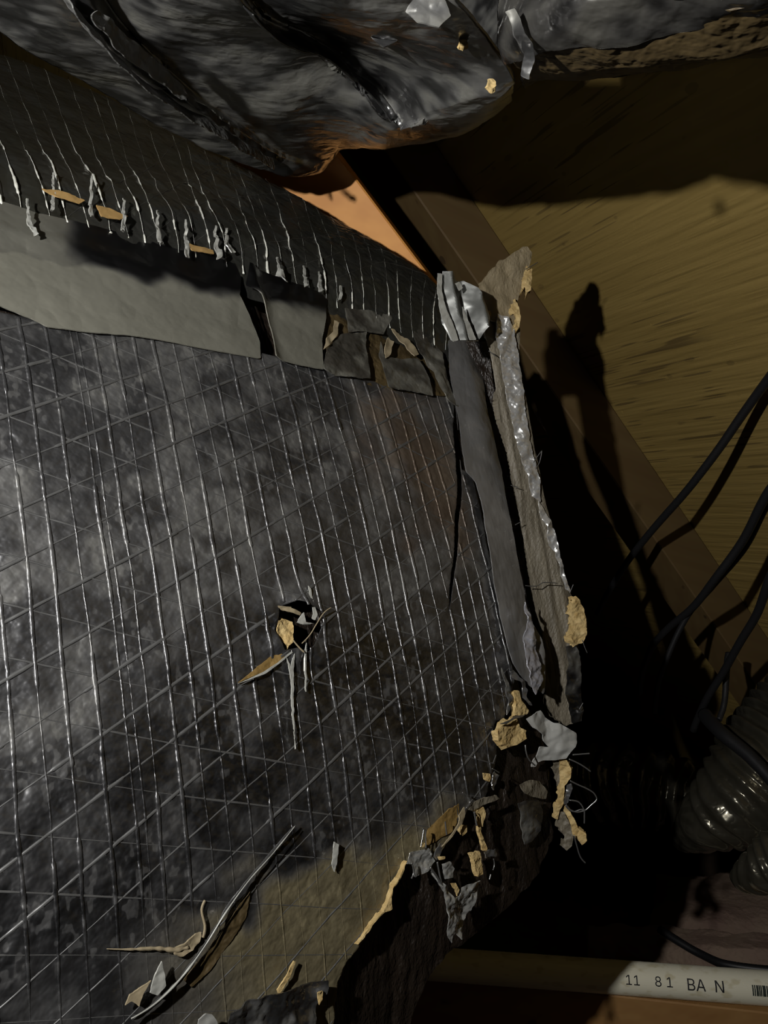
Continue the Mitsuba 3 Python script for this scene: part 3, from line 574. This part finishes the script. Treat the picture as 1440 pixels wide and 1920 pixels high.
piece(D+'hanging_foil', Q([(760, 720), (830, 690), (880, 760), (870, 850), (790, 870)]), 'foil_dull', .012, 'crumpled torn foil edge', 2.4, (6, 2), .010, 45)
piece(D+'foil_crumb', Q([(1180, 610), (1225, 590), (1300, 582), (1302, 650), (1240, 645), (1200, 672)]), 'foil_bright', .016, 'shiny foil crumb', 2, (4, 1.5), .012, 60)
piece(D+'foil_crumb', P5(880, 1250, 5.19, [(230, 1050), (260, 1020), (295, 1060), (280, 1130), (240, 1200), (225, 1160)]), 'foil_bright', .012, 'shiny foil crumb', 2, (4, 1.5), .012, 60)
R = lambda pts: P5(880, 1250, 5.19, pts)
piece(D+'insulation_tuft', R([(435, 245), (470, 228), (495, 240), (500, 320), (540, 370), (580, 420), (575, 460), (500, 480), (440, 472), (445, 360)]), 'fiberglass', .010, 'orange yellow tuft above the white scrap', 2, (5, 1), .007, 50, .006)
piece(D+'insulation_tuft', R([(280, 610), (370, 540), (490, 510), (515, 590), (565, 620), (560, 700), (480, 765), (375, 788), (290, 720)]), 'fiberglass', .012, 'orange yellow tuft left of the white scrap', 2, (5, 1), .010, 40, .008)
piece(D+'insulation_tuft', R([(140, 1035), (200, 1040), (212, 1080), (200, 1120), (150, 1100)]), 'fiberglass', .006, 'small yellow tuft', 2)
piece(D+'torn_strip', R([(300, 560), (400, 520), (440, 480), (540, 470), (520, 490), (440, 510), (360, 560)]), 'foil_bright', .018, 'thin bright foil strip', 2, (5, 1), .004, 60)
piece(D+'torn_strip', R([(320, 10), (345, 60), (370, 130), (400, 250), (420, 300), (400, 430), (375, 470), (380, 330), (350, 150)]), 'foil', .010, 'narrow foil strip at the torn corner', 2, (5, 1), .006, 60)
piece(D+'torn_strip', R([(410, 40), (440, 30), (490, 110), (545, 160), (570, 220), (565, 300), (610, 380), (585, 375), (540, 300), (530, 200), (480, 140), (430, 110)]), 'foil_bright', .012, 'twisted foil strip at the torn corner', 2, (5, 1), .010, 50)
piece(D+'torn_patch', R([(480, 1330), (540, 1310), (680, 1300), (720, 1400), (700, 1600), (620, 1700), (540, 1740), (500, 1560), (500, 1420)]), 'foil', -.004, 'dull foil patch left on the dark board', 2.6, (6, 2), .005, 50)
piece(D+'torn_patch', R([(500, 1150), (600, 1100), (700, 1120), (780, 1230), (760, 1290), (620, 1270), (540, 1240)]), 'kraft', -.004, 'dull paper patch left on the dark board', 2.6, (6, 2), .006, 50)
for pts, r in ((Q([(590, 380), (560, 560)]), .0007), (Q([(575, 380), (600, 390), (610, 570)]), .0007), (Q([(795, 310), (810, 440)]), .0008), (Q([(1075, 215), (1100, 350)]), .0011),
               (Q([(960, 30), (1035, 120), (1000, 180)]), .0008), (Q([(1260, 670), (1270, 720), (1255, 780)]), .0007), (Q([(1235, 820), (1222, 870)]), .0009), (Q([(720, 700), (740, 810), (760, 900)]), .001), (Q([(650, 750), (720, 850), (770, 930)]), .0012), (Q([(470, 710), (490, 800), (470, 860)]), .0008),
               (R([(545, 760), (560, 860), (640, 960)]), .0009), (R([(220, 990), (290, 1030)]), .0006), (R([(260, 860), (230, 940)]), .0007)):
    string(D+'loose_strand', pts, r, 'foil_thread', .015)
for q in ([(80, 348), (110, 352), (160, 372), (150, 378), (105, 364)], [(180, 380), (205, 386), (240, 402), (225, 408), (190, 402)], [(352, 452), (400, 464), (402, 472), (360, 464)]):
    piece(D+'kraft_backing', [(a, b+4) for a, b in q], 'tan_orange', .016, 'orange tan paper showing above the tape', 2.2)
scene['foil_dull'] = two(bump(pr((.75, .75, .71), .24, .6), foil_bump, .003))
scene['tan_orange'] = two(pr((.55, .34, .12), .7))
for x0, y0, x1, y1 in ((52, 380, 68, 440), (100, 330, 98, 395), (170, 340, 172, 405), (232, 380, 230, 432), (295, 400, 303, 455), (348, 420, 354, 478), (405, 430, 412, 482), (425, 435, 440, 470), (520, 490, 540, 526), (571, 505, 574, 536), (598, 515, 603, 545), (638, 545, 637, 560)):
    piece(D+'torn_strip', [(x0-1, y0-8), (x0+2, y0-8), (x0+4, (y0+y1)/2), (x1+4, y1), (x1-4, y1+2), (x0-2, (y0+y1)/2+6)], 'pale_shred', .016, 'pale torn foil shred above the tape', 1.8, (4, 1.6), .008, 90)

piece(D+'gap_blocker', [(868, 640), (915, 640), (925, 720), (938, 800), (955, 880), (985, 1060), (1008, 1180), (1028, 1300), (1040, 1352), (985, 1352), (945, 1200), (910, 1000), (880, 820)], 'core', 0, 'added dark sheet that blocks light in the gap beside the flap', 5, (8, 1), .008, 40, .03, depth=lambda x, y: 1.03+0*x)  # added sheet, stops light leaking between the duct end and the flap

# ------------------------------------------------------------------ insulation flap standing off the duct's end
I = 'insulation_flap__'
tag('insulation_flap', 'long torn brown insulation strip standing upright off the right end of the foil duct', 'insulation flap')
FD = lambda o=0.: (lambda x, y: .965-.00006*(y-900)+.0002*(x-1000)-o)
def flap_disp(V, x, y):
    s = (np.asarray(x)-(905+(np.asarray(y)-590)*.19))
    return .0055*(meshkit.fbm(np.c_[s/9, np.asarray(y)/220, s*0], 4, 2)-.5)+.004*nz(V, 25, 3)-.012*np.clip((s-45)/40, 0, 1)**2
FL = [(903, 592), (930, 584), (958, 598), (977, 612), (974, 680), (985, 740), (995, 800), (1008, 860), (1020, 930), (1040, 1000), (1046, 1030), (1062, 1080), (1077, 1120), (1087, 1170), (1086, 1230), (1088, 1300), (1090, 1352), (1062, 1362), (1040, 1345), (1025, 1320), (1022, 1250), (1014, 1170), (1000, 1090), (984, 1020), (970, 940), (956, 870), (936, 770), (925, 690), (914, 640)]
obj(I+'board', patch(ragged(FL, 6, 1.6, 2), FD(), 3, flap_disp, .009), 'kraft', 35)
obj(I+'torn_tip', patch(ragged([(893, 566), (903, 532), (922, 505), (945, 488), (965, 474), (982, 469), (991, 480), (988, 500), (985, 530), (974, 552), (970, 575), (972, 612), (935, 606), (905, 594)], 5, 1.6, 5), FD(.004), 2.6, lambda V, x, y: .008*nz(V, 30, 4)+.004*crumple(V, 60, 3)+.012*np.clip((540-np.asarray(y))/80, 0, 1), .010), 'kraft_tan', 35)
scene['kraft_tan'] = two(bump(pr(lambda p, n, uv: mix((.24, .19, .11), (.40, .32, .19), fbm(p.x*90, p.y*90, p.z*40, 3)), .75), fiber_bump, .002)); tag(I+'torn_tip', 'paler ragged tip folded over the top')
for q, lab in (([(986, 500), (997, 505), (999, 518), (995, 545), (988, 549), (984, 538), (978, 548), (980, 525)], 'yellow fibrous edge of the tip'), ([(966, 560), (974, 575), (976, 592), (974, 614), (966, 612), (968, 590), (960, 578)], 'yellow fibrous edge of the tip'),
               ([(909, 582), (920, 581), (923, 592), (913, 594)], 'small yellow foam bead'), ([(1070, 1118), (1084, 1124), (1096, 1140), (1099, 1160), (1101, 1190), (1095, 1206), (1078, 1210), (1071, 1196), (1073, 1160)], 'yellow insulation bulging from the edge')):
    k = obj(I+'yellow_fiber', patch(ragged(q, 4, 1.6, len(scene)), FD(.012), 2, lambda V, x, y: .007*crumple(V, 70, 5)+.003*nz(V, 200, 4), .012), 'fiberglass', 35); tag(k, lab)
for q, lab in (([(931, 588), (952, 596), (966, 618), (970, 650), (978, 700), (985, 760), (990, 800), (1000, 850), (1012, 900), (1014, 942), (998, 930), (988, 890), (974, 850), (964, 800), (950, 740), (940, 680), (932, 630)], 'shiny crinkled foil skin'),
               ([(1030, 985), (1040, 992), (1044, 1020), (1040, 1034), (1032, 1024), (1026, 1004)], 'shiny foil nub'), ([(1062, 1212), (1080, 1210), (1088, 1232), (1090, 1300), (1092, 1352), (1074, 1356), (1062, 1300), (1066, 1250)], 'dark foil skin at the lower end'),
               ([(1012, 940), (1022, 955), (1042, 1000), (1050, 1040), (1064, 1090), (1072, 1112), (1060, 1104), (1046, 1050), (1030, 1000), (1012, 960)], 'foil skin along the far edge')):
    k = obj(I+'foil_skin', patch(ragged(q, 5, 1.8, len(scene)), FD(.007), 2.2, lambda V, x, y: .007*crumple(V*np.array([1, 1, .6]), 95, 8)+.002*nz(V, 220, 2), .0015), 'foil_dark' if 'dark' in lab else 'foil_skin', 30); tag(k, lab)
scene['foil_skin'] = two(bump(pr((.90, .89, .86), .27, .75, albedo_scale=.6), foil_bump, .002))
for pts in ([(1000, 868), (1012, 850), (1016, 845), (1013, 862), (1004, 880)], [(985, 1098), (1005, 1099), (1020, 1092), (1045, 1094)], [(958, 910), (972, 914)], [(966, 984), (976, 979)], [(1068, 1112), (1075, 1096)], [(1092, 1200), (1097, 1215), (1101, 1224)], [(916, 658), (930, 668)], [(1086, 1330), (1093, 1318)], [(985, 505), (1000, 497), (1008, 492)]):
    string(I+'loose_strand', pts, .0006, 'foil_thread', depth=FD(.02))
# white scrap and the torn pieces hanging below the flap
piece('foil_scrap', R([(545, 505), (620, 460), (700, 428), (760, 498), (830, 550), (870, 548), (950, 595), (1036, 645), (1030, 725), (975, 800), (935, 860), (925, 888), (840, 912), (740, 925), (700, 945), (688, 992), (645, 992), (665, 900), (690, 785), (770, 778), (720, 720), (700, 655), (650, 610), (590, 580)]), 'scrap_white', 0, None, 2.2, (6, .7), depth=lambda x, y: .87+.0004*(x-1000), disp=lambda V, x, y: .020*crumple(V, 24, 4)+.003*crumple(V, 70, 2), smooth=25)
scene['scrap_white'] = two(pr((.50, .50, .47), .38, .2, albedo_scale=.55))
tag('foil_scrap', 'crumpled pale gray foil scrap hanging at the lower end of the brown flap', 'foil scrap')
tag('hanging_shred', 'yellow brown insulation shred hanging in the dark below the white foil scrap', 'insulation shred')
H = 'hanging_shred__'; HD = lambda o=0.: (lambda x, y: .90-o+0*x)
for q, b, lab, dsh in ((R([(820, 940), (890, 920), (900, 1080), (880, 1190), (845, 1110)]), 'kraft', 'brown paper side', .0), (R([(885, 925), (950, 908), (990, 990), (992, 1090), (930, 1165), (918, 1330), (880, 1400), (862, 1492), (828, 1478), (840, 1360), (872, 1330), (885, 1190)]), 'fiberglass', None, .004),
               (R([(870, 1410), (930, 1420), (990, 1560), (1010, 1660), (1000, 1745), (950, 1795), (902, 1750), (930, 1660), (865, 1560)]), 'kraft', 'brown paper side', .0), (R([(935, 1410), (985, 1415), (1030, 1500), (1060, 1580), (1130, 1620), (1142, 1690), (1100, 1742), (1060, 1690), (1005, 1640), (990, 1560)]), 'fiberglass', None, .004)):
    k = obj(H+('paper' if b == 'kraft' else 'yellow_fiber'), patch(ragged(q, 5, 1.4, len(scene)), HD(dsh), 2, lambda V, x, y: .007*crumple(V, 50, 6)+.003*nz(V, 150, 4), .008), b, 35)
    if lab: tag(k, lab)
k = obj(H+'foil_crumb', patch(ragged(R([(950, 1160), (985, 1130), (1000, 1180), (985, 1250), (970, 1330), (930, 1350), (940, 1250)]), 5, 1.2, 3), HD(.012), 2, lambda V, x, y: .009*crumple(V, 60, 6), .0015), 'foil_bright', 30); tag(k, 'bright foil bit')
for pts in (R([(980, 1110), (1060, 1150), (1150, 1190), (1215, 1235), (1240, 1285), (1180, 1350), (1120, 1400), (1050, 1415), (980, 1390), (940, 1340)]), R([(975, 1300), (1050, 1310), (1100, 1360), (1120, 1420), (1118, 1525)]), R([(935, 1350), (970, 1390), (1020, 1410), (1090, 1390), (1130, 1395)]), R([(1020, 1640), (1050, 1760), (1080, 1850), (1130, 1910)]), R([(1005, 858), (1100, 850), (1170, 845)]), R([(970, 900), (1060, 940), (1180, 1020)])):
    string(H+'loose_strand', pts, .0009, 'foil_thread', depth=HD(.012), label=None)
# ------------------------------------------------------------------ cables in front of the deck
for i, (pts, r, lab) in enumerate((
    ([(1560, 560, .98), (1445, 706, 1.17), (1300, 905, 1.34), (1210, 1010, 1.47), (1172, 1060, 1.54), (1120, 1150, 1.66)], .0062, 'black cable nearest the top, crossing the plywood down to the left'),
    ([(1560, 800, 1.10), (1445, 915, 1.20), (1392, 1015, 1.28), (1340, 1086, 1.34), (1300, 1138, 1.40), (1252, 1180, 1.47), (1222, 1216, 1.52), (1200, 1300, 1.6)], .0060, 'middle black cable bending left into the dark after a twisted pair'),
    ([(1560, 798, 1.14), (1447, 930, 1.24), (1396, 1028, 1.315), (1338, 1098, 1.37), (1290, 1154, 1.425), (1254, 1226, 1.45), (1232, 1290, 1.47), (1228, 1336, 1.48)], .0048, 'thin cable of the twisted pair that ends in a loose grey tip'),
    ([(1560, 930, 1.16), (1447, 1078, 1.27), (1420, 1150, 1.33), (1388, 1204, 1.38), (1352, 1268, 1.44), (1325, 1312, 1.48), (1300, 1370, 1.53)], .0062, 'lowest slanting black cable at the right edge above the flexible duct'),
    ([(1366, 1225, 1.50), (1362, 1262, 1.48), (1359, 1310, 1.46), (1348, 1350, 1.44)], .0050, 'short upright black tube above the flexible duct'),  # short dark upright tube
    ([(1322, 1340, 1.480), (1350, 1372, 1.406), (1382, 1398, 1.369), (1420, 1432, 1.332), (1455, 1475, 1.295)], .0105, 'thick black cable lying across the shiny flexible duct'))):
    q = spl(np.array(pts), 60); P = at(q[:, 0], q[:, 1], q[:, 2]); P = P+.002*(np.stack([meshkit.fbm(np.c_[np.arange(60)/11, np.full(60, i*3.+j), np.zeros(60)], 2, j) for j in range(3)], 1)-.5)
    k = obj('power_cable', tube(P, 1.3*r*np.linspace(1, .8, 60), 10), 'cable_black', True); tag(k, lab, 'cable')

# ------------------------------------------------------------------ flexible ducts at the lower right
def flex(key, path, rads, lab, seed, folds=26, amp=.09):
    q = spl(np.array(path), 150); P = at(q[:, 0], q[:, 1], q[:, 2]); R_ = spl(np.c_[np.linspace(0, 1, len(rads)), rads], 150)[:, 1]
    m = tube(P, R_, 120, True); v = m.vertices.copy(); n = vnormals(v, m.faces)
    cen = np.vstack([np.repeat(P, 120, 0), P[:1], P[-1:]]); u = np.r_[np.repeat(np.linspace(0, 1, 150), 120), 0, 1]; rr = np.r_[np.repeat(R_, 120), R_[0], R_[-1]]
    a = np.r_[np.tile(np.arange(120)/120*2*np.pi, 150), 0, 0]
    rib = np.sin(u*folds*2*np.pi+1.2*np.sin(a*2+seed)+11*nz(v, 6, seed))
    v = v+n*(rr*amp*(.9*rib+1.0*crumple(v, 9, seed)+.5*crumple(v, 30, seed+4)))[:, None]
    k = obj(key, trimesh.Trimesh(v, m.faces, process=False), 'flex_jacket', True); tag(k, lab, 'flexible duct', None)
flex('flexible_duct', [(1640, 1330, 1.510), (1500, 1420, 1.484), (1405, 1488, 1.471), (1330, 1540, 1.496), (1282, 1572, 1.587)], [.137, .144, .123, .082, .027], 'shiny wrinkled flexible duct curving down under the thick cable at the right edge', 3, 20, .06)
flex('flexible_duct', [(1640, 1560, 1.230), (1500, 1600, 1.241), (1430, 1632, 1.265), (1388, 1650, 1.311)], [.085, .07, .052, .018], 'small glinting piece of flexible duct at the right edge above the pink insulation', 5, 15, .08)
flex('flexible_duct', [(960, 1480, 2.108), (1080, 1470, 2.057), (1170, 1472, 2.004), (1260, 1490, 1.978), (1360, 1530, 1.952)], [.085, .095, .10, .095, .06], 'dark flexible duct with amber glints lying in the shadow behind the hanging shred', 8, 14, .08)

# ------------------------------------------------------------------ pink insulation on the attic floor
def batt(key, rows, lab, seed):
    L = Loft(rows); k = obj(key, grid_mesh(L.grid(np.linspace(0, 1, 90), np.linspace(0, 1, 140)), lambda V: .03*nz(V, 9, seed, 3)+.014*crumple(V, 16, seed)+.004*nz(V, 70, seed), .012, face=[0, .3, 3]), 'pink', True); tag(k, lab, 'insulation')
batt('insulation_batt', [[(1230, 1640, 2.251), (1330, 1632, 2.178), (1440, 1625, 2.106), (1600, 1620, 2.033)], [(1225, 1690, 2.062), (1320, 1676, 1.975), (1440, 1672, 1.916), (1600, 1670, 1.859)], [(1215, 1730, 1.946), (1310, 1724, 1.859), (1440, 1738, 1.801), (1600, 1750, 1.743)], [(1205, 1795, 1.916), (1300, 1810, 1.830), (1440, 1830, 1.771), (1600, 1850, 1.714)]], 'dusty pink insulation batt below the flexible duct at the right edge', 2)
batt('insulation_batt', [[(1100, 1730, 1.888), (1240, 1734, 1.830), (1340, 1742, 1.743), (1440, 1748, 1.684), (1600, 1760, 1.626)], [(1100, 1758, 1.801), (1230, 1762, 1.743), (1330, 1772, 1.669), (1440, 1780, 1.612), (1600, 1790, 1.569)], [(1100, 1840, 1.771), (1220, 1850, 1.714), (1320, 1870, 1.641), (1440, 1890, 1.583), (1600, 1910, 1.539)]], 'tan pink insulation batt directly behind the white pipe', 6)
q = spl(np.array([(1236, 1742, 1.728), (1270, 1764, 1.692), (1310, 1787, 1.656), (1360, 1808, 1.605), (1455, 1820, 1.561), (1560, 1826, 1.525)]), 60); k = obj('power_cable', tube(at(q[:, 0], q[:, 1], q[:, 2]), 0.0085, 10), 'cable_black', True); tag(k, 'black cable lying on the pink insulation behind the white pipe', 'cable')

# ------------------------------------------------------------------ plastic pipe with print, and the joist under it
pa, pb = at(866, 1811, 1.526), at(1442, 1853, 1.458); px_ = unit(pb-pa); p0, p1 = pa-px_*.25, pb+px_*.5; PR = .0296
n = 30; line = p0+np.linspace(0, 1, n)[:, None]*(p1-p0)
obj('pipe__tube', tube(line, PR, 40), 'pvc', 30); tag('pipe', 'off-white plastic pipe with dark print running along the wooden joist', 'pipe')
vdir = unit(np.array([0, 0, CZ])-(pa+pb)/2); py_ = unit(np.cross(-vdir, px_)); py_ = py_ if py_[2] > 0 else -py_; pz_ = unit(np.cross(px_, py_)); pz_ = pz_ if pz_@vdir > 0 else -pz_
def wrap(m, x, y, key, bsdf, lab):
    """lays flat lettering on the pipe: local x along the pipe, y round it; (x, y) is its lower left corner in the picture"""
    w = x/1.0; s0 = None
    c = at(x, y, 1.46); s0 = (c-p0)@px_; a0 = math.asin(np.clip(((c-p0)-px_*s0)@py_/PR, -.97, .97))
    v = m.vertices; a = a0+v[:, 1]/PR; r = PR+.0001+v[:, 2]
    V = p0+px_*(s0+v[:, 0])[:, None]+r[:, None]*(np.sin(a)[:, None]*py_+np.cos(a)[:, None]*pz_)
    k = obj(key, trimesh.Trimesh(V, m.faces, process=False), bsdf, False); tag(k, lab)
for txt, x, y, hgt in (('11', 1172, 1846, .0165), ('8 1', 1226, 1849, .0165), ('BA  N', 1284, 1856, .0195)):
    m = meshkit.text_mesh(txt, hgt, .0003)
    m = m.subdivide_to_size(.003) if hasattr(m, 'subdivide_to_size') else m
    wrap(m, x, y, 'pipe__print', 'ink', 'printed characters '+txt.replace('  ', ' '))
bars = []; xx = 0.
rb = random.Random(4)
for _ in range(14):
    w = rb.choice((.0022, .0038, .0055)); b = trimesh.creation.box([w, .018, .0003]); b.apply_translation([xx+w/2, .009, .0002]); bars.append(b); xx += w+rb.choice((.0008, .0014))
m = trimesh.util.concatenate(bars).subdivide_to_size(.004); wrap(m, 1402, 1866, 'pipe__print', 'ink_green', 'dark green block of print')
ja, jb = at(800, 1828, 1.545), at(1500, 1894, 1.418); jx = unit(jb-ja)*np.array([1, 1, 0]); jx = unit(jx); jn = unit(np.cross(jx, [0, 0, 1.])); jn = jn if jn[1] > 0 else -jn
joist = box_on(np.array([ja[0], ja[1], 0])-jx*.9+np.array([0, 0, .0])-jn*.0, jx, 2.2, np.array([0, 0, 1.]), min(ja[2], jb[2])-.000, jn, .045)
obj('floor_joist', joist, 'wood', False); tag('floor_joist', 'orange brown wooden joist under the white pipe at the bottom edge', 'joist')
print('joist z', ja[2], jb[2], 'pipe z', pa[2], pb[2])
